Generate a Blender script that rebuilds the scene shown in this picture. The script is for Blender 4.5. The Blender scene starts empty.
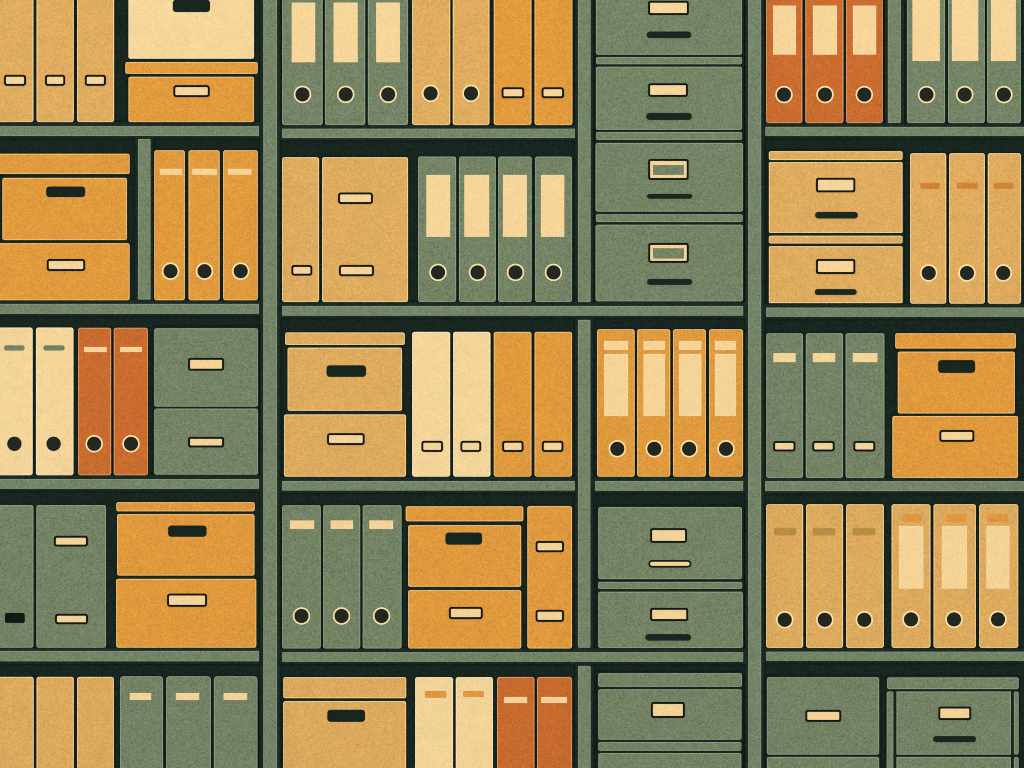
import bpy, bmesh, math
from mathutils import Vector
from mathutils.geometry import tessellate_polygon

# ------------------------------------------------------------------ camera, light, exposure
scene = bpy.context.scene
S = 0.0021                       # metres per unit of the shelf plan (a binder is about 31 cm tall)
BASE = 850.0                     # plan height of the floor line
def X(u): return (u - 512.0) * S
def Z(v): return (BASE - v) * S

cam_data = bpy.data.cameras.new('camera')
cam_data.type = 'ORTHO'          # the picture is a straight elevation without any perspective
cam_data.ortho_scale = 1024 * S
cam = bpy.data.objects.new('camera', cam_data)
cam.location = (0, -4.0, Z(384)); cam.rotation_euler = (math.pi / 2, 0, 0)
scene.collection.objects.link(cam); scene.camera = cam

world = bpy.data.worlds.new('world'); scene.world = world; world.use_nodes = True
wb = world.node_tree.nodes['Background']
wb.inputs[0].default_value = (1, 1, 1, 1); wb.inputs[1].default_value = 0.30

sun = bpy.data.lights.new('sun', 'SUN'); sun.energy = 2.55; sun.angle = math.radians(2)
so = bpy.data.objects.new('sun', sun); scene.collection.objects.link(so)
so.rotation_euler = (math.radians(90), 0, 0)

scene.cycles.filter_width = 1.0
vs = scene.view_settings
vs.view_transform = 'Standard'; vs.look = 'None'; vs.exposure = 0.0; vs.gamma = 1.0; vs.use_curve_mapping = False

# ------------------------------------------------------------------ materials
def lin(c): return tuple((x / 255 / 12.92 if x / 255 <= .04045 else ((x / 255 + .055) / 1.055) ** 2.4) for x in c)

def grained(name, rgb, grain=0.16, mottle=0.05, rough=0.85, bump=0.0):
    """a speckled, printed-board surface: fine grain and faint mottling around one colour"""
    m = bpy.data.materials.new(name); m.use_nodes = True
    nt = m.node_tree; N = nt.nodes; L = nt.links
    b = N['Principled BSDF']; b.inputs['Roughness'].default_value = rough
    b.inputs['Specular IOR Level'].default_value = 0.08
    tc = N.new('ShaderNodeTexCoord'); oi = N.new('ShaderNodeObjectInfo')
    w = N.new('ShaderNodeMath'); w.operation = 'MULTIPLY'; w.inputs[1].default_value = 5.0
    L.new(oi.outputs['Random'], w.inputs[0])
    def shifted(scale):
        # every object gets its own stretch of the grain; the small depth offset keeps its strength the same on all fronts
        o = N.new('ShaderNodeCombineXYZ'); L.new(w.outputs[0], o.inputs['X']); o.inputs['Y'].default_value = .35 / scale; L.new(w.outputs[0], o.inputs['Z'])
        a = N.new('ShaderNodeVectorMath'); a.operation = 'ADD'
        L.new(tc.outputs['Object'], a.inputs[0]); L.new(o.outputs[0], a.inputs[1]); return a.outputs[0]
    total = None
    for scale, amp, det in ((1 / (S * 1.25), grain * 1.8, 1.0), (1 / (S * 14), mottle * .6, 2.0)):
        n = N.new('ShaderNodeTexNoise'); n.noise_dimensions = '3D'
        n.inputs['Scale'].default_value = scale; n.inputs['Detail'].default_value = det
        L.new(shifted(scale), n.inputs['Vector'])
        mr = N.new('ShaderNodeMapRange')
        mr.inputs['From Min'].default_value = 0.25; mr.inputs['From Max'].default_value = 0.75
        mr.inputs['To Min'].default_value = 1 - amp; mr.inputs['To Max'].default_value = 1 + amp
        mr.clamp = False
        L.new(n.outputs['Fac'], mr.inputs['Value'])
        if total is None: total = mr.outputs[0]
        else:
            mu = N.new('ShaderNodeMath'); mu.operation = 'MULTIPLY'
            L.new(total, mu.inputs[0]); L.new(mr.outputs[0], mu.inputs[1]); total = mu.outputs[0]
    # a little colour scatter from speckle to speckle, as in printed card
    cn = N.new('ShaderNodeTexNoise'); cn.noise_dimensions = '3D'; cn.inputs['Scale'].default_value = 1 / (S * 3.0); cn.inputs['Detail'].default_value = 1.0
    L.new(shifted(1 / (S * 3.0)), cn.inputs['Vector'])
    tint = N.new('ShaderNodeVectorMath'); tint.operation = 'MULTIPLY_ADD'
    L.new(cn.outputs['Color'], tint.inputs[0]); tint.inputs[1].default_value = (grain * .4, grain * .4, grain * 1.6); tint.inputs[2].default_value = (1 - grain * .2, 1 - grain * .2, 1 - grain * .8)
    hue = N.new('ShaderNodeVectorMath'); hue.operation = 'MULTIPLY'; hue.inputs[1].default_value = lin(rgb)
    L.new(tint.outputs[0], hue.inputs[0])
    sc = N.new('ShaderNodeVectorMath'); sc.operation = 'SCALE'
    L.new(hue.outputs[0], sc.inputs[0]); L.new(total, sc.inputs['Scale'])
    L.new(sc.outputs[0], b.inputs['Base Color'])
    return m

G_, O_, K_, C_, B_ = 'green', 'orange', 'kraft', 'cream', 'rust'
RGB = {G_: (115, 130, 100), O_: (223, 153, 59), K_: (221, 170, 93), C_: (243, 212, 153), B_: (200, 107, 44)}
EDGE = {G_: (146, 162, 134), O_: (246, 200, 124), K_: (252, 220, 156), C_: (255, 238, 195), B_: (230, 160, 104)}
FACE = {k: grained(k + '_board', v, {G_: .18, O_: .11, K_: .10, C_: .055, B_: .12}[k]) for k, v in RGB.items()}
RIM = {k: grained(k + '_edge_highlight', v, .08) for k, v in EDGE.items()}  # edge highlights painted onto the chamfers as a lighter rim colour
TRIM = grained('shelf_green', (115, 131, 102), .17)
DARK = grained('dark_green_board', (22, 40, 32), .3, .1)
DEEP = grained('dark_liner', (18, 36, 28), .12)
INK = grained('black_green_plastic', (9, 20, 13), .08)
HOLE = grained('dark_hole', (30, 36, 28), .1)
CARD = grained('cream_card', (244, 211, 151), .05, .02)
PALE = grained('pale_ring', (248, 228, 172), .04, .02)
CARDEDGE = grained('card_edge', (252, 226, 176), .04)
OLIVE = grained('olive_strip', (184, 142, 66), .1)
AMBER = grained('amber_strip', (224, 150, 62), .1)
BROWN = grained('brown_orange_strip', (207, 131, 50), .1)
MOSS = grained('moss_strip', (112, 128, 100), .1)
PLASTER = grained('plaster', (150, 150, 140), .05)
WOOD = grained('floor_boards', (96, 84, 66), .1)

# ------------------------------------------------------------------ mesh helpers
def rrect(x0, x1, z0, z1, r, seg=4):
    r = max(0.01, min(r, (x1 - x0) / 2 - .001, (z1 - z0) / 2 - .001))
    pts = []
    for cx, cz, a0 in ((x1 - r, z1 - r, 0), (x0 + r, z1 - r, 90), (x0 + r, z0 + r, 180), (x1 - r, z0 + r, 270)):
        for i in range(seg + 1):
            a = math.radians(a0 + 90 * i / seg)
            pts.append((cx + r * math.cos(a), cz + r * math.sin(a)))
    return pts
def circ(cx, cz, r, n=36):
    return [(cx + r * math.cos(2 * math.pi * i / n), cz + r * math.sin(2 * math.pi * i / n)) for i in range(n)]

def slab_mesh(name, loop, inner, yf, yb, holes=(), hole_depth=None, mats=None, front_mat=0):
    """solid whose front outline is `loop` (chamfered to `inner` at the very front), pierced or recessed by `holes`. metres."""
    c = abs(loop[0][0] - inner[0][0]) or 0.0005
    bm = bmesh.new()
    def ring(pts, y): return [bm.verts.new((p[0], y, p[1])) for p in pts]
    def band(a, b, mi=0, flip=False):
        n = len(a)
        for i in range(n):
            q = (a[i], a[(i + 1) % n], b[(i + 1) % n], b[i])
            f = bm.faces.new(q if not flip else q[::-1]); f.material_index = mi
    fr, sh, bk = ring(inner, yf), ring(loop, yf + c * .35), ring(loop, yb)
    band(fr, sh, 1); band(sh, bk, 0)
    hf = [ring(h, yf) for h in holes]
    hb = [ring(h, (yf + hole_depth) if hole_depth else yb) for h in holes]
    for a, b in zip(hf, hb): band(a, b, 0, True)
    def cap(rings, mi):
        flat = [v for r in rings for v in r]
        for t in tessellate_polygon([[Vector((v.co.x, v.co.z, 0)) for v in r] for r in rings]):
            try: bm.faces.new([flat[i] for i in t]).material_index = mi
            except ValueError: pass
    cap([fr] + hf, front_mat)
    if hole_depth:
        for b in hb: cap([b], 0)
        cap([bk], 0)
    else: cap([bk] + hb, 0)
    bmesh.ops.recalc_face_normals(bm, faces=bm.faces[:])
    me = bpy.data.meshes.new(name); bm.to_mesh(me); bm.free()
    for m in mats: me.materials.append(m)
    return me

# seams between neighbours: how far a front stays inside its nominal outline (sides, top, foot)
INSET = {'cover': (.22, .3, 0), 'box_body': (.25, .3, 0), 'lid': (.35, .35, .35), 'drawer': (.35, .35, .35), 'rail': (.3, .15, .2),
         'side_stile': (.35, .35, .35), 'top': (.3, .3, .35), 'edge_strip': (.3, .35, .35)}
class Thing:
    """an Empty at the thing's base; parts are given in plan units (u across, v down) and depths in metres"""
    def __init__(s, name, label, cat, u, v, y=0.0, group=None):
        o = bpy.data.objects.new(name, None); o.empty_display_size = 0.02
        scene.collection.objects.link(o); o.location = (X(u), y, Z(v))
        o['label'] = label; o['category'] = cat
        if group: o['group'] = group
        s.o = o; s.loc = Vector(o.location)
    def part(s, name, x0, x1, t, b, yf, yb, mat, rim=None, r=1.6, c=0.7, holes=(), depth=None, parent=None, label=None, front_mat=0, seg=4):
        i = INSET.get(name)
        if i: x0 += i[0]; x1 -= i[0]; t += i[1]; b -= i[2]
        cu, cv = (x0 + x1) / 2, (t + b) / 2
        org = Vector((X(cu), yf, Z(cv)))
        L = lambda pts: [((u - cu) * S, (cv - v) * S) for u, v in pts]
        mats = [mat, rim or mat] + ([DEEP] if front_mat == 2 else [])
        me = slab_mesh(name, L(rrect(x0, x1, t, b, r, seg)), L(rrect(x0 + c, x1 - c, t + c, b - c, max(r - c, .01), seg)),
                       0.0, yb - yf, [L(h) for h in holes], depth, mats, front_mat)
        return s.link(name, me, org, parent, label)
    def disc(s, name, cu, cv, r, yf, yb, mat, rim=None, c=0.3, inner=None, parent=None, label=None):
        org = Vector((X(cu), yf, Z(cv)))
        L = lambda pts: [(u * S, v * S) for u, v in pts]
        me = slab_mesh(name, L(circ(0, 0, r)), L(circ(0, 0, r - c)), 0.0, yb - yf,
                       [L(circ(0, 0, inner))] if inner else [], None, [mat, rim or mat])
        return s.link(name, me, org, parent, label)
    def link(s, name, me, org, parent, label):
        o = bpy.data.objects.new(name, me); scene.collection.objects.link(o)
        if parent is None:
            o.parent = s.o; o.location = org - s.loc
        else:
            o.parent = parent; o.location = org - s.loc - parent.location
        if label: o['label'] = label
        return o
    # --- repeated fittings
    def framed_label(s, x0, x1, t, b, yf, f=2.2):
        """dark frame around a cream card"""
        x0 -= .15; x1 += .15; t -= .15; b += .15
        h = s.part('label_holder', x0, x1, t, b, yf - .0022, yf + .0005, INK, None, 2.8, .35, [rrect(x0 + f, x1 - f, t + f, b - f, 1.0)])
        s.part('label_card', x0 + f - .1, x1 - f + .1, t + f - .1, b - f + .1, yf - .0012, yf + .0005, CARD, CARDEDGE, 1.0, .6, parent=h)
        return h
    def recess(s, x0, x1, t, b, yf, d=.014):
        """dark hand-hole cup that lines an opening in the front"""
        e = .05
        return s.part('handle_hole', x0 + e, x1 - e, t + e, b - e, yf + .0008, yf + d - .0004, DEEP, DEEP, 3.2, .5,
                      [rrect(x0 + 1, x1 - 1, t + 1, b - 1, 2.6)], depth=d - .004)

BOARD_Y0, OBJ_Y, BACK = 0.0, 0.012, 0.318

def binder(x0, x1, t, b, col, label, group, hole=None, ring=True, strip=None, strip_mat=None, strip_r=0.3,
           card=None, cards=(), frames=(), slot=None, r=2.3, name='ring_binder', cat='binder'):
    T = Thing(name, label, cat, (x0 + x1) / 2, b, (OBJ_Y + BACK) / 2, group)
    yf = OBJ_Y
    holes = []
    if hole: holes.append(circ(hole[0], hole[1], 7.3))
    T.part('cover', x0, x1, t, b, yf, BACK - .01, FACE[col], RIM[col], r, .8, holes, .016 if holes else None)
    if hole:
        T.disc('finger_hole', hole[0], hole[1], 7.25, yf + .0005, yf + .015, HOLE, HOLE, .5)
        if ring: T.disc('finger_ring', hole[0], hole[1], 8.7, yf - .0012, yf + .001, PALE, PALE, .3, 7.2)
    if strip:
        T.part('title_strip', *strip, yf - .0005, yf + .0005, strip_mat or CARD, strip_mat or CARDEDGE, strip_r, .4)
    for c_ in ([card] if card else []) + list(cards):
        T.part('spine_label', *c_, yf - .0006, yf + .0005, CARD, CARDEDGE, .3, .5)
    for f in frames: T.framed_label(*f, yf)
    if slot: T.part('label_slot', *slot, yf - .0015, yf + .0005, INK, INK, 2.0, .5)
    return T

def storage_box(x0, x1, t, b, col, label, group=None, lid=None, hole=None, frame=None, gap_under=0.0, gap_over=0.0, cat='box'):
    """body from t to b; lid=(x0,x1,t,b); a dark inner rim shows in the seam below the lid or below what stands on it"""
    T = Thing('storage_box', label, cat, (x0 + x1) / 2, b + gap_under, (OBJ_Y + BACK) / 2, group)
    yf = OBJ_Y + (.002 if lid else 0)
    holes = [rrect(*hole, 3.3)] if hole else []
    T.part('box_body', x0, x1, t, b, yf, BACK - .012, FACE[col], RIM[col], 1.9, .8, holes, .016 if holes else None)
    if hole: T.recess(*hole, yf)
    if lid:
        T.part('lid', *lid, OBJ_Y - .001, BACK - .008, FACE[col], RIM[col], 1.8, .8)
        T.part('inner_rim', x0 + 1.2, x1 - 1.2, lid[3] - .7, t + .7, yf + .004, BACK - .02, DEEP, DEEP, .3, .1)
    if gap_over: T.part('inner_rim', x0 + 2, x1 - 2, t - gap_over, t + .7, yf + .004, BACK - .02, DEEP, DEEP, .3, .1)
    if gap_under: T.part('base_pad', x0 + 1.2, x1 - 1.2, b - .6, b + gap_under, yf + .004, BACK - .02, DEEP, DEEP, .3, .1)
    if frame: T.framed_label(*frame, yf)
    return T

def drawer_cabinet(x0, x1, t, b, col, label, drawers, rails=(), top=None, sides=(), group=None, r=2.1):
    """carcass in the cabinet's colour with a dark front frame, drawer fronts, rails, label holders and pulls"""
    T = Thing('drawer_cabinet', label, 'drawer cabinet', (x0 + x1) / 2, b, (OBJ_Y + BACK) / 2, group)
    T.part('carcass', x0, x1, t, b, .016, BACK - .01, FACE[col], DEEP, 1.6, .5, front_mat=2)
    if top: T.part('top', *top, .004, .05, FACE[col], RIM[col], 2.0, .8)
    for q in rails: T.part('rail', *q, .0085, .0165, FACE[col], RIM[col], 1.8, .7)
    for q in sides: T.part('side_stile', *q, .0085, .0165, FACE[col], RIM[col], 1.8, .7)
    for d in drawers:
        D = T.part('drawer', *d['f'], .0075, .0165, FACE[col], RIM[col], r, .8)
        yf = .0075
        if 'l' in d:
            x_0, x_1, t_, b_ = d['l']; f = 2.2; x_0 -= .15; x_1 += .15; t_ -= .15; b_ += .15
            h = T.part('label_holder', x_0, x_1, t_, b_, yf - .0024, yf + .0005, INK, None, 2.4, .35,
                       [rrect(x_0 + f, x_1 - f, t_ + f, b_ - f, .8)], parent=D)
            # the card sits inside the holder; both belong to the drawer
            w = d.get('w')
            if w:
                T.part('label_card', x_0 + f - .1, x_1 - f + .1, t_ + f - .1, b_ - f + .1, yf - .0014, yf + .0004, CARD, CARDEDGE, .8, .5,
                       [rrect(*w, .3)], parent=D, label='cream card with a green centre')
                T.part('label_insert', *w, yf - .0007, yf + .0004, FACE[G_], FACE[G_], .3, .3, parent=D)
            else:
                T.part('label_card', x_0 + f - .1, x_1 - f + .1, t_ + f - .1, b_ - f + .1, yf - .0014, yf + .0004, CARD, CARDEDGE, .8, .5, parent=D)
        if 'h' in d:
            hx0, hx1, ht, hb = d['h']; rr = (hb - ht) / 2
            if d.get('pale'):
                H = T.part('handle', hx0, hx1, ht, hb, yf - .005, yf + .0005, INK, INK, rr, .4, parent=D, seg=8,
                           label='cream pull with a dark outline')
                T.part('handle_inlay', hx0 + 2, hx1 - 2, ht + 2, hb - 2, yf - .0062, yf - .004, CARD, CARDEDGE, rr - 2, .3, parent=D, seg=8)
            else:
                T.part('handle', hx0, hx1, ht, hb, yf - .005, yf + .0005, DEEP, DEEP, rr, .6, parent=D, seg=8)
    return T

# ------------------------------------------------------------------ setting
def structure(name, x0, x1, y0, y1, z0, z1, mat):
    bm = bmesh.new(); bmesh.ops.create_cube(bm, size=1)
    me = bpy.data.meshes.new(name); bm.to_mesh(me); bm.free(); me.materials.append(mat)
    o = bpy.data.objects.new(name, me); scene.collection.objects.link(o)
    o.location = ((x0 + x1) / 2, (y0 + y1) / 2, (z0 + z1) / 2); o.scale = (x1 - x0, y1 - y0, z1 - z0)
    o['kind'] = 'structure'; return o
structure('floor', -4, 4, -5, .50, -.1, 0, WOOD)
structure('wall_back', -4, 4, .40, .50, 0, 3, PLASTER)

# ------------------------------------------------------------------ the shelving unit
U = Thing('shelving_unit', 'tall green-edged shelving unit with dark back filled with binders and boxes', 'shelves', 512, BASE, .16)
U.part('back_panel', -45, 1046, -48, 846, .335, .35, DARK, DARK, .5, .2)
def upright(x0, x1, e0, e1, t=-48, b=850, et=None, eb=None, name='upright', front=-.002, r=.3):
    p = U.part(name, x0, x1, t, b, front, .335, DARK, DARK, .3, .15)
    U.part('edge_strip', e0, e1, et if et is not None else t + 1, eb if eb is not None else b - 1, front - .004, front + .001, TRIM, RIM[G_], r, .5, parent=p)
upright(-45, -25, -42, -28)
upright(260.2, 280.4, 263.1, 277.3)
upright(745.2, 764.4, 748.0, 761.4)
upright(1026, 1046, 1029, 1043)
POST = 'post'
upright(135.2, 153.0, 137.8, 150.7, 138.2, 300.2, 138.8, 299.8, POST, .001, .8)
upright(575.2, 593.4, 577.8, 590.8, -34, 301.9, -33, 302.3, POST, .001, .5)
upright(575.2, 593.4, 577.8, 590.6, 318.0, 648.4, 319.6, 648.0, POST, .001, 1.2)
upright(575.2, 593.4, 577.9, 590.8, 664.0, 823.2, 665.6, 822.6, POST, .001, 1.2)
upright(884.9, 904.2, 887.6, 901.0, -34, 123.0, -33, 123.1, POST, .001, .8)
def shelf(x0, x1, top, e0, e1, ex0, ex1, under=2.2):
    p = U.part('shelf_board', x0, x1, top + .06, e1 + under, BOARD_Y0, .335, DARK, DARK, .3, .1)
    U.part('edge_strip', ex0, ex1, e0, e1, BOARD_Y0 - .004, BOARD_Y0 + .001, TRIM, RIM[G_], .5, .5, parent=p)
shelf(-25, 260.2, -48, -47, -37, -25, 259.2); shelf(280.4, 745.2, -48, -47, -37, 282, 743.5); shelf(764.4, 1026, -48, -47, -37, 765.5, 1026)
A = [122.0, 300.2, 475.2, 647.6, 823.2]
Bt = [125.0, 301.9, 476.6, 648.4, 823.2]
Dt = [123.0, 303.6, 477.9, 647.8, 823.2]
shelf(-25, 260.2, A[0], 126.0, 136.2, -25, 259.2)
shelf(-25, 260.2, A[1], 303.6, 314.0, -25, 259.2)
shelf(-25, 260.2, A[2], 478.8, 489.0, -25, 259.2)
shelf(-25, 260.2, A[3], 650.6, 661.6, -25, 259.2)
shelf(-25, 260.2, A[4], 827.0, 838.0, -25, 259.2)
shelf(280.4, 575.2, Bt[0], 128.4, 138.3, 282, 575.0)
shelf(280.4, 745.2, Bt[1], 305.7, 315.9, 282, 743.4)
shelf(280.4, 575.2, Bt[2], 480.8, 490.8, 282, 575.0)
shelf(593.4, 745.2, Bt[2], 480.8, 491.0, 595, 743.4)
shelf(280.4, 745.2, Bt[3], 652.0, 662.0, 282, 743.4)
shelf(280.4, 745.2, Bt[4], 827.0, 838.0, 282, 743.4)
shelf(764.4, 1026, Dt[0], 126.6, 136.0, 765.2, 1026)
shelf(764.4, 1026, Dt[1], 307.3, 317.0, 766.0, 1026)
shelf(764.4, 1026, Dt[2], 480.9, 491.4, 765.0, 1026)
shelf(764.4, 1026, Dt[3], 651.4, 661.0, 766.0, 1026)
shelf(764.4, 1026, Dt[4], 827.0, 838.0, 765.5, 1026)

# ================================================================== first bay
g = 'kraft binders beside the cream box'
for x0, x1, fx, lab in ((-4, 33.6, (4, 26), 'kraft binder with framed label, farthest of three from the cream box'),
                        (36.4, 73.9, (45, 65.2), 'kraft binder with framed label, middle of three beside the cream box'),
                        (77, 114.3, (84.8, 105.9), 'kraft binder with framed label, closest of three to the cream box')):
    binder(x0, x1, -25, A[0], K_, lab, g, frames=[(fx[0], fx[1], 74.8, 85.8)])
storage_box(128.3, 254.2, -8, 58.6, C_, 'cream storage box with dark hand hole, standing on an orange lidded box',
            lid=(125, 257.8, -26, -11), hole=(172.6, 210.2, -.4, 12.2), gap_under=3.2)
storage_box(128.3, 254.2, 76.5, A[0], O_, 'orange lidded box with framed label, under the cream box', lid=(125, 258, 61.8, 74.1),
            frame=(173.4, 209.7, 85.2, 97.1))

storage_box(2.2, 127.2, 177.6, 240, O_, 'orange box with deep lid and hand hole, beside the short post',
            'orange boxes beside the short post', lid=(-2.6, 129.9, 153.4, 174.2), hole=(46, 85.4, 186.4, 197.2))
storage_box(-2.6, 129.8, 243, A[1], O_, 'orange box with framed label, supporting the deep-lidded box beside the short post',
            'orange boxes beside the short post', frame=(46.8, 85.2, 259.0, 271.0), gap_over=3.0)
g = 'orange binders beside the short post'
for x0, x1, sx, cx, lab in ((154, 185, (160, 182), 170.5, 'orange binder with title strip and ring hole, touching the short post'),
                            (188.4, 219.8, (191.8, 217), 204.5, 'orange binder with title strip and ring hole, second from the short post'),
                            (223, 258, (228, 251.4), 240.7, 'orange binder with title strip and ring hole, third from the short post')):
    binder(x0, x1, 150, A[1], O_, lab, g, hole=(cx, 271.2), strip=(sx[0], sx[1], 168.8, 174.6))

g = 'cream binders with green title strips'
binder(-4.5, 32.8, 327.3, A[2], C_, 'cream binder with grey-green title strip, farther from the rust binders', g, hole=(14.4, 443.8), ring=False,
       strip=(4, 24.6, 345.3, 350.6), strip_mat=MOSS, strip_r=2)
binder(35.8, 73.6, 327.3, A[2], C_, 'cream binder with grey-green title strip, next to a rust binder', g, hole=(53.6, 443.8), ring=False,
       strip=(43.4, 64.6, 345.3, 350.6), strip_mat=MOSS, strip_r=2)
g = 'rust binders beside the cream ones'
binder(78, 111.3, 327.5, A[2], B_, 'rust binder with ring hole, between a cream and another rust binder', g, hole=(94.2, 443.8), strip=(84.2, 106.7, 347, 352))
binder(113.6, 148, 327.5, A[2], B_, 'rust binder with ring hole, next to a green two-drawer cabinet', g, hole=(131, 443.8), strip=(120.2, 142, 347, 352))
drawer_cabinet(152.6, 259.2, 326.8, A[2], G_, 'green two-drawer cabinet without pulls, beside two rust binders',
               [dict(f=(154, 258.3, 328, 406.9), l=(188.1, 224, 357.9, 370.6)), dict(f=(154, 258.3, 408.3, 474.9), l=(188.1, 224, 436.9, 447.4))])

binder(-4, 33.6, 504.8, A[3], G_, 'plain green file with one dark label slot near its foot', 'wide green files', slot=(4.8, 24.8, 612.8, 623), name='box_file', cat='box file')
binder(36.2, 106.2, 504.8, A[3], G_, 'wide green box file with two framed labels', 'wide green files',
       frames=[(53.9, 87.9, 535.8, 546.5), (55, 88, 613.8, 624.2)], name='box_file', cat='box file', r=2.0)
storage_box(116.9, 254.7, 513.9, 575.5, O_, 'orange box with thin lid and hand hole, beside a wide green box file',
            'orange boxes beside the wide green file', lid=(116, 255, 501.9, 511.6), hole=(168, 206.7, 525.4, 536.9))
storage_box(116, 256.5, 578.6, A[3], O_, 'orange box with framed label under the thin-lidded box, beside a wide green file',
            'orange boxes beside the wide green file', frame=(167.1, 207, 593.6, 606.8), gap_over=3.1)

g = 'plain kraft binders in the lowest row'
for x0, x1, lab in ((-4, 33.8, 'plain kraft binder, lowest row, farthest of three from the green binders'),
                    (36.4, 73.9, 'plain kraft binder, lowest row, middle of three'),
                    (77, 114.0, 'plain kraft binder, lowest row, touching the green binders')):
    binder(x0, x1, 676.6, A[4], K_, lab, g)
g = 'green binders in the lowest row'
for x0, x1, sx, lab in ((119.9, 163.2, (129.8, 151.2), 'wide green binder with title strip, lowest row, next to a plain kraft binder'),
                        (166, 211, (175.8, 199.2), 'wide green binder with title strip, lowest row, middle of three'),
                        (213.7, 257.6, (223.6, 247.2), 'wide green binder with title strip, lowest row, against the tall upright')):
    binder(x0, x1, 676, A[4], G_, lab, g, strip=(sx[0], sx[1], 693, 700), r=3.2)

# ================================================================== second bay
g = 'green binders in the top row beside kraft ones'
for x0, x1, lx, cx, lab in ((281.9, 322.8, (291.7, 315.2), 302.5, 'green binder, tall cream label, top row, against the tall upright'),
                            (324.8, 365.4, (333.6, 357.6), 345.7, 'green binder, tall cream label, top row, middle of three'),
                            (367.7, 408.2, (376.2, 399.8), 388.2, 'green binder, tall cream label, top row, next to a kraft binder')):
    binder(x0, x1, -23, Bt[0], G_, lab, g, hole=(cx, 94.4), card=(lx[0], lx[1], 2.6, 62.3))
g = 'kraft binders between green and orange ones'
binder(412, 450.4, -23, Bt[0], K_, 'kraft binder with only a ring hole, next to a green binder', g, hole=(430.6, 93.4))
binder(452.6, 489.6, -23, Bt[0], K_, 'kraft binder with only a ring hole, next to an orange binder', g, hole=(471, 93.4))
g = 'orange binders in the top row'
binder(493.6, 531.6, -23, Bt[0], O_, 'orange binder with framed label, top row, next to a kraft binder', g, frames=[(501.6, 524.2, 87.3, 98.2)])
binder(534.4, 572.6, -23, Bt[0], O_, 'orange binder with framed label, top row, against the post by the tall cabinet', g, frames=[(541.6, 564, 87.3, 98.2)])

binder(281.9, 319.2, 157, Bt[1], K_, 'narrow kraft file with one small framed label, beside a wide kraft file', 'kraft files', frames=[(291.4, 312.3, 265, 275.6)],
       name='box_file', cat='box file')
binder(322, 408.2, 157, Bt[1], K_, 'wide kraft box file with two framed labels', 'kraft files', frames=[(338.1, 372.9, 192.5, 204), (339, 373.9, 264.9, 276.2)],
       name='box_file', cat='box file', r=2.0)
g = 'green binders beside the wide kraft file'
for x0, x1, lx, cx, lab in ((417.9, 456.3, (426.4, 450.2), 438, 'green binder with tall cream label, next to the wide kraft file'),
                            (458.8, 496, (464.4, 489.2), 477.5, 'green binder with tall cream label, second from the wide kraft file'),
                            (498, 531.8, (503, 526.8), 515.5, 'green binder with tall cream label, third from the wide kraft file'),
                            (535, 572.2, (540.9, 564.3), 553.5, 'green binder with tall cream label, fourth from the wide kraft file')):
    binder(x0, x1, 156.3, Bt[1], G_, lab, g, hole=(cx, 272.4), card=(lx[0], lx[1], 174.9, 236.8), r=2.2)

storage_box(287.4, 402.2, 347.4, 410.7, K_, 'kraft lidded box with hand hole, on a kraft box with framed label', 'kraft boxes beside the cream binders',
            lid=(284.9, 405, 332.2, 345.2), hole=(326.4, 366.2, 365.2, 377))
storage_box(283.9, 406.2, 414.2, Bt[2], K_, 'kraft box with framed label, under the kraft lidded box', 'kraft boxes beside the cream binders',
            frame=(327.1, 364.6, 433.2, 445), gap_over=3.5)
g = 'cream binders with framed labels'
binder(412, 450.3, 331.6, Bt[2], C_, 'cream binder with framed label, next to the kraft boxes', g, frames=[(421.4, 443, 440.8, 451.9)])
binder(453, 490.6, 331.6, Bt[2], C_, 'cream binder with framed label, next to an orange binder', g, frames=[(460.4, 481.2, 440.8, 451.9)])
g = 'orange binders beside the cream ones'
binder(493.6, 531.6, 331.6, Bt[2], O_, 'orange binder with framed label, next to a cream binder', g, frames=[(502.2, 523.5, 440.8, 451.9)])
binder(534.4, 572.2, 331.6, Bt[2], O_, 'orange binder with framed label, second from the cream binders', g, frames=[(541.9, 563.4, 440.8, 451.9)])

g = 'green binders beside the orange boxes'
for x0, x1, sx, cx, lab in ((281.9, 320.9, (289.9, 314.2), 301.5, 'green binder with title strip and ring hole, third from the orange boxes'),
                            (323, 360.4, (330.6, 353.2), 341.6, 'green binder with title strip and ring hole, second from the orange boxes'),
                            (362.5, 401.7, (369.4, 393.2), 381.6, 'green binder with title strip and ring hole, next to the orange boxes')):
    binder(x0, x1, 505, Bt[3], G_, lab, g, hole=(cx, 616), strip=(sx[0], sx[1], 520.5, 529), r=2)
storage_box(408, 521.4, 524.9, 586.7, O_, 'orange lidded box with hand hole, between green binders and an orange file', 'orange boxes beside the orange file',
            lid=(405.4, 523.6, 506, 521.6), hole=(445.3, 482.2, 532.4, 544.8))
storage_box(408, 521.4, 589.9, Bt[3], O_, 'orange box with framed label, between green binders and an orange file', 'orange boxes beside the orange file',
            frame=(448.9, 482.7, 606.9, 619.1), gap_over=3.2)
binder(527.2, 572.2, 505.8, Bt[3], O_, 'orange file with two framed labels, beside orange boxes', None,
       frames=[(535.6, 564, 541, 552.2), (535.6, 564, 609.8, 621.8)], name='box_file', cat='box file')

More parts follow.
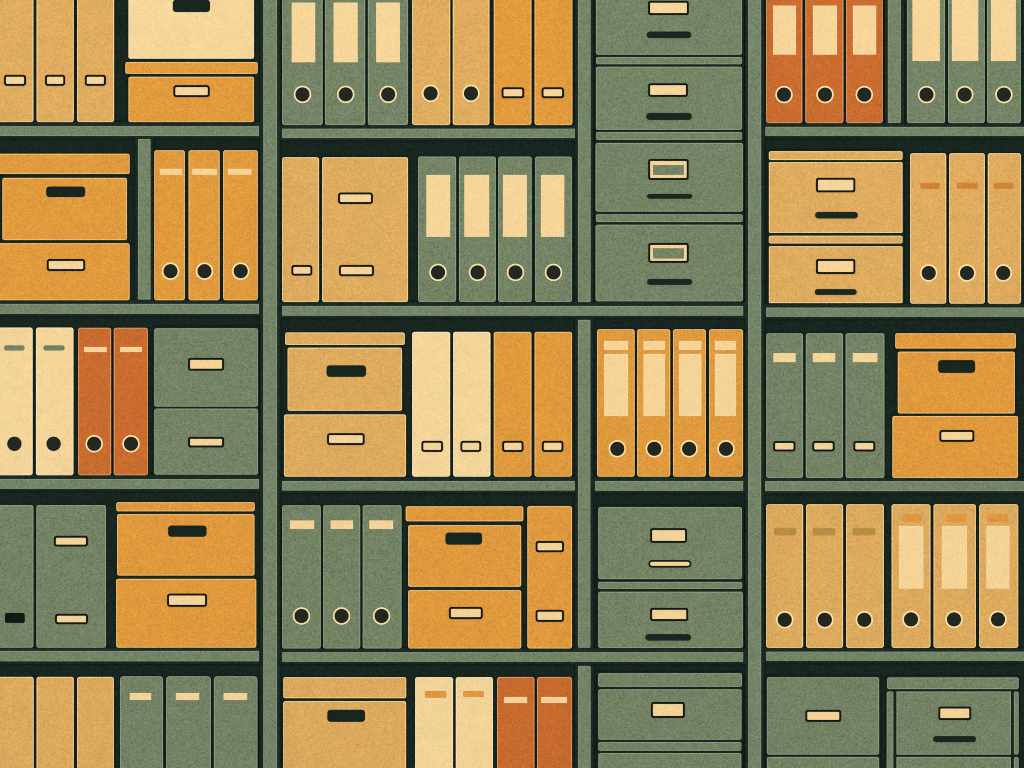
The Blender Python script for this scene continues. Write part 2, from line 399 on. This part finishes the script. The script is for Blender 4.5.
storage_box(283, 406.3, 700.9, Bt[4], K_, 'kraft lidded box with hand hole, lowest row, beside cream binders', lid=(283, 406.5, 676.9, 698.5),
            hole=(327.2, 365.2, 709.6, 722))
g = 'cream binders in the lowest row'
binder(415, 453.2, 676.9, Bt[4], C_, 'cream binder with orange title strip, next to the kraft lidded box', g, strip=(424.7, 446.4, 690.9, 697.8), strip_mat=AMBER, strip_r=1.6)
binder(455.6, 493.1, 676.9, Bt[4], C_, 'cream binder with orange title strip, next to a rust binder', g, strip=(463, 484.2, 690.9, 697), strip_mat=AMBER, strip_r=1.6)
g = 'rust binders in the lowest row'
binder(496.9, 534.6, 676.7, Bt[4], B_, 'rust binder with title strip, lowest row, next to a cream binder', g, strip=(504, 527.2, 697, 703), r=2.6)
binder(536.9, 572.2, 676.7, Bt[4], B_, 'rust binder with title strip, lowest row, against the post', g, strip=(541.2, 566.8, 697, 703), r=2.6)

# ================================================================== third bay
drawer_cabinet(594.6, 743.9, -26, Bt[1], G_, 'tall green four-drawer cabinet with dark pulls, filling two shelf rows',
    [dict(f=(595.6, 742.3, -15, 55), l=(648.1, 688.8, .8, 15), h=(646.5, 691.4, 31.4, 38.2)),
     dict(f=(595.6, 742.3, 66.4, 130.1), l=(648.2, 687.9, 83.3, 96.8), h=(646, 692, 112.9, 120)),
     dict(f=(595.2, 743.2, 142.6, 211.9), l=(648.2, 688.6, 159, 179.9), w=(652.9, 684, 165, 174.9), h=(647, 692.2, 193.8, 198.8)),
     dict(f=(595.2, 743.2, 224.4, 301.6), l=(648.3, 688.7, 243, 262.8), w=(652.9, 684, 248.2, 258.6), h=(647, 692.2, 278.8, 284.9))],
    rails=[(595.8, 742.3, 57, 64.4), (595.8, 742.3, 131.9, 140), (595.6, 743, 214.2, 222.2)], top=(594.6, 743.9, -26, -17))

g = 'orange binders with two-part labels'
for x0, x1, lx, cx, lab in ((596.9, 634.8, (604.2, 628.1), 617.3, 'orange binder with two-part cream label, against the post'),
                            (637, 670.4, (643.5, 665), 654.3, 'orange binder with two-part cream label, second from the post'),
                            (672.9, 706, (678.9, 701.4), 689.1, 'orange binder with two-part cream label, third from the post'),
                            (709, 743.2, (714.9, 736), 726, 'orange binder with two-part cream label, fourth from the post')):
    binder(x0, x1, 329, Bt[2], O_, lab, g, hole=(cx, 448.8), cards=[(lx[0], lx[1], 353.9, 416)], strip=(lx[0], lx[1], 341, 350))

drawer_cabinet(596.8, 743.9, 505.6, Bt[3], G_, 'green two-drawer cabinet with one cream and one dark pull',
    [dict(f=(598, 742.2, 506.8, 579.4), l=(650.2, 687, 528.2, 542.8), h=(648.3, 691.5, 559.9, 567.7), pale=True),
     dict(f=(598, 743.2, 591.4, 648.2), l=(650.2, 688.2, 607.9, 621), h=(645.2, 691.2, 634, 640.7))],
    rails=[(598, 742.4, 581.8, 589)])
drawer_cabinet(596.8, 743.2, 672.0, Bt[4], G_, 'green drawer cabinet with broad top, lowest row, under the cabinet with the cream pull',
    [dict(f=(598, 741.8, 689, 740), l=(651, 684.8, 702, 717.9)), dict(f=(598, 741.6, 752.8, 823))],
    rails=[(598, 741.6, 741.9, 750.9)], top=(598, 742.2, 673, 687.1), r=2.0)

# ================================================================== fourth bay
g = 'rust binders in the top row'
for x0, x1, lx, cx, lab in ((765.9, 802.5, (773.1, 796), 784, 'rust binder with tall cream label, against the tall upright'),
                            (805.2, 843.6, (812.9, 837), 825, 'rust binder with tall cream label, middle of three'),
                            (846, 882.9, (852.9, 876.2), 864.3, 'rust binder with tall cream label, next to the top post')):
    binder(x0, x1, -27, Dt[0], B_, lab, g, hole=(cx, 94.6), card=(lx[0], lx[1], 5.6, 54.6))
g = 'green binders in the top row by the rust ones'
for x0, x1, lx, cx, lab in ((906.8, 945.2, (912.5, 939.7), 926.5, 'green binder with tall cream label, across the post from the rust binders'),
                            (947.9, 984.9, (951.9, 978.3), 964.7, 'green binder with tall cream label, second from the post by rust binders'),
                            (986.9, 1021, (991, 1015.8), 1003.9, 'green binder with tall cream label, third from the post by rust binders')):
    binder(x0, x1, -27, Dt[0], G_, lab, g, hole=(cx, 94.6), card=(lx[0], lx[1], -14, 61))

drawer_cabinet(767.4, 904.0, 150, Dt[1], K_, 'kraft two-drawer cabinet with dark pulls, beside kraft binders',
    [dict(f=(768.6, 902.8, 161.9, 233.2), l=(816, 855.3, 177.8, 192.3), h=(815, 858, 211.8, 218.6)),
     dict(f=(768.6, 902.8, 246, 303.4), l=(816, 855.3, 259, 274), h=(814.6, 856.8, 289, 295))],
    rails=[(768.6, 902.8, 235.6, 243.6)], top=(768.6, 902.8, 151, 160.3), r=1.2)
g = 'kraft binders beside the kraft cabinet'
for x0, x1, sx, cx, lab in ((910, 946.4, (920.4, 939.8), 928.7, 'kraft binder with brown strip, next to the kraft cabinet'),
                            (949, 985, (956.6, 977.8), 967, 'kraft binder with brown strip, second from the kraft cabinet'),
                            (987.6, 1021.2, (994, 1013.4), 1003.3, 'kraft binder with brown strip, third from the kraft cabinet')):
    binder(x0, x1, 153, Dt[1], K_, lab, g, hole=(cx, 273), strip=(sx[0], sx[1], 182.6, 188.8), strip_mat=BROWN, strip_r=1.2)

g = 'green binders with strip and framed label'
for x0, x1, sx, fx, lab in ((766, 803.2, (773.4, 795.6), (773.2, 795.4), 'green binder with strip and framed label, against the tall upright'),
                            (805.6, 843.2, (812.8, 835.2), (812.3, 834.6), 'green binder with strip and framed label, middle of three'),
                            (845.4, 884.6, (852.8, 877.4), (853.4, 875.2), 'green binder with strip and framed label, next to the orange boxes')):
    binder(x0, x1, 333, Dt[2], G_, lab, g, strip=(sx[0], sx[1], 353.2, 362.1), frames=[(fx[0], fx[1], 441, 451.4)])
storage_box(897.6, 1015, 351.4, 413.4, O_, 'orange lidded box with hand hole, beside green binders with framed labels', 'orange boxes beside green binders',
            lid=(895, 1016.2, 333, 348.8), hole=(938, 975.3, 360, 373))
storage_box(892.2, 1018.2, 415.8, Dt[2], O_, 'orange box with framed label, beside green binders with framed labels', 'orange boxes beside green binders',
            frame=(939.4, 974.3, 430, 441.8), gap_over=2.4)

g = 'kraft binders with olive strips'
for x0, x1, sx, cx, lab in ((766, 803.3, (774, 796.4), 784.7, 'kraft binder with olive strip, against the tall upright'),
                            (806, 843.2, (812.6, 835.4), 824.8, 'kraft binder with olive strip, middle of three'),
                            (846, 884, (852.7, 875.4), 864.3, 'kraft binder with olive strip, next to a cream-labelled kraft binder')):
    binder(x0, x1, 504, Dt[3], K_, lab, g, hole=(cx, 619.8), strip=(sx[0], sx[1], 527.8, 535.4), strip_mat=OLIVE, strip_r=1.8)
g = 'kraft binders with tall cream labels'
for x0, x1, sx, lx, cx, lab in ((891.4, 930.6, (902, 921.6), (899, 923.4), 911, 'kraft binder with tall cream label, next to an olive-strip binder'),
                                (933.4, 976, (946, 966), (941.8, 966.9), 954, 'kraft binder with tall cream label, middle and widest of three'),
                                (979.1, 1018.4, (987.6, 1008.2), (986.4, 1009.5), 998, 'kraft binder with tall cream label, farthest from the olive-strip binders')):
    binder(x0, x1, 504, Dt[3], K_, lab, g, hole=(cx, 619.4), card=(lx[0], lx[1], 526, 588.6), strip=(sx[0], sx[1], 514, 522), strip_mat=AMBER, strip_r=2)

drawer_cabinet(765.4, 880.6, 675.8, Dt[4], G_, 'green drawer cabinet without pull or overhanging top, lowest row',
    [dict(f=(766.6, 879.4, 677, 754.9), l=(805.4, 841.2, 709.9, 721.8)), dict(f=(766.6, 879.4, 756.6, 823))], r=2)
drawer_cabinet(886.2, 1018.6, 676, Dt[4], G_, 'green cabinet with overhanging top and side stiles, lowest row',
    [dict(f=(896.2, 1011.2, 691.2, 754.9), l=(938.4, 971.2, 706.6, 720), h=(932.9, 976.1, 736, 742.2)), dict(f=(896.2, 1011.2, 756.6, 823))],
    top=(886.9, 1018.9, 677.2, 689.4), sides=[(886.4, 893.6, 691.2, 823), (1013.6, 1018.9, 691.2, 754.8), (1013.6, 1018.9, 756.8, 823)], r=.8)
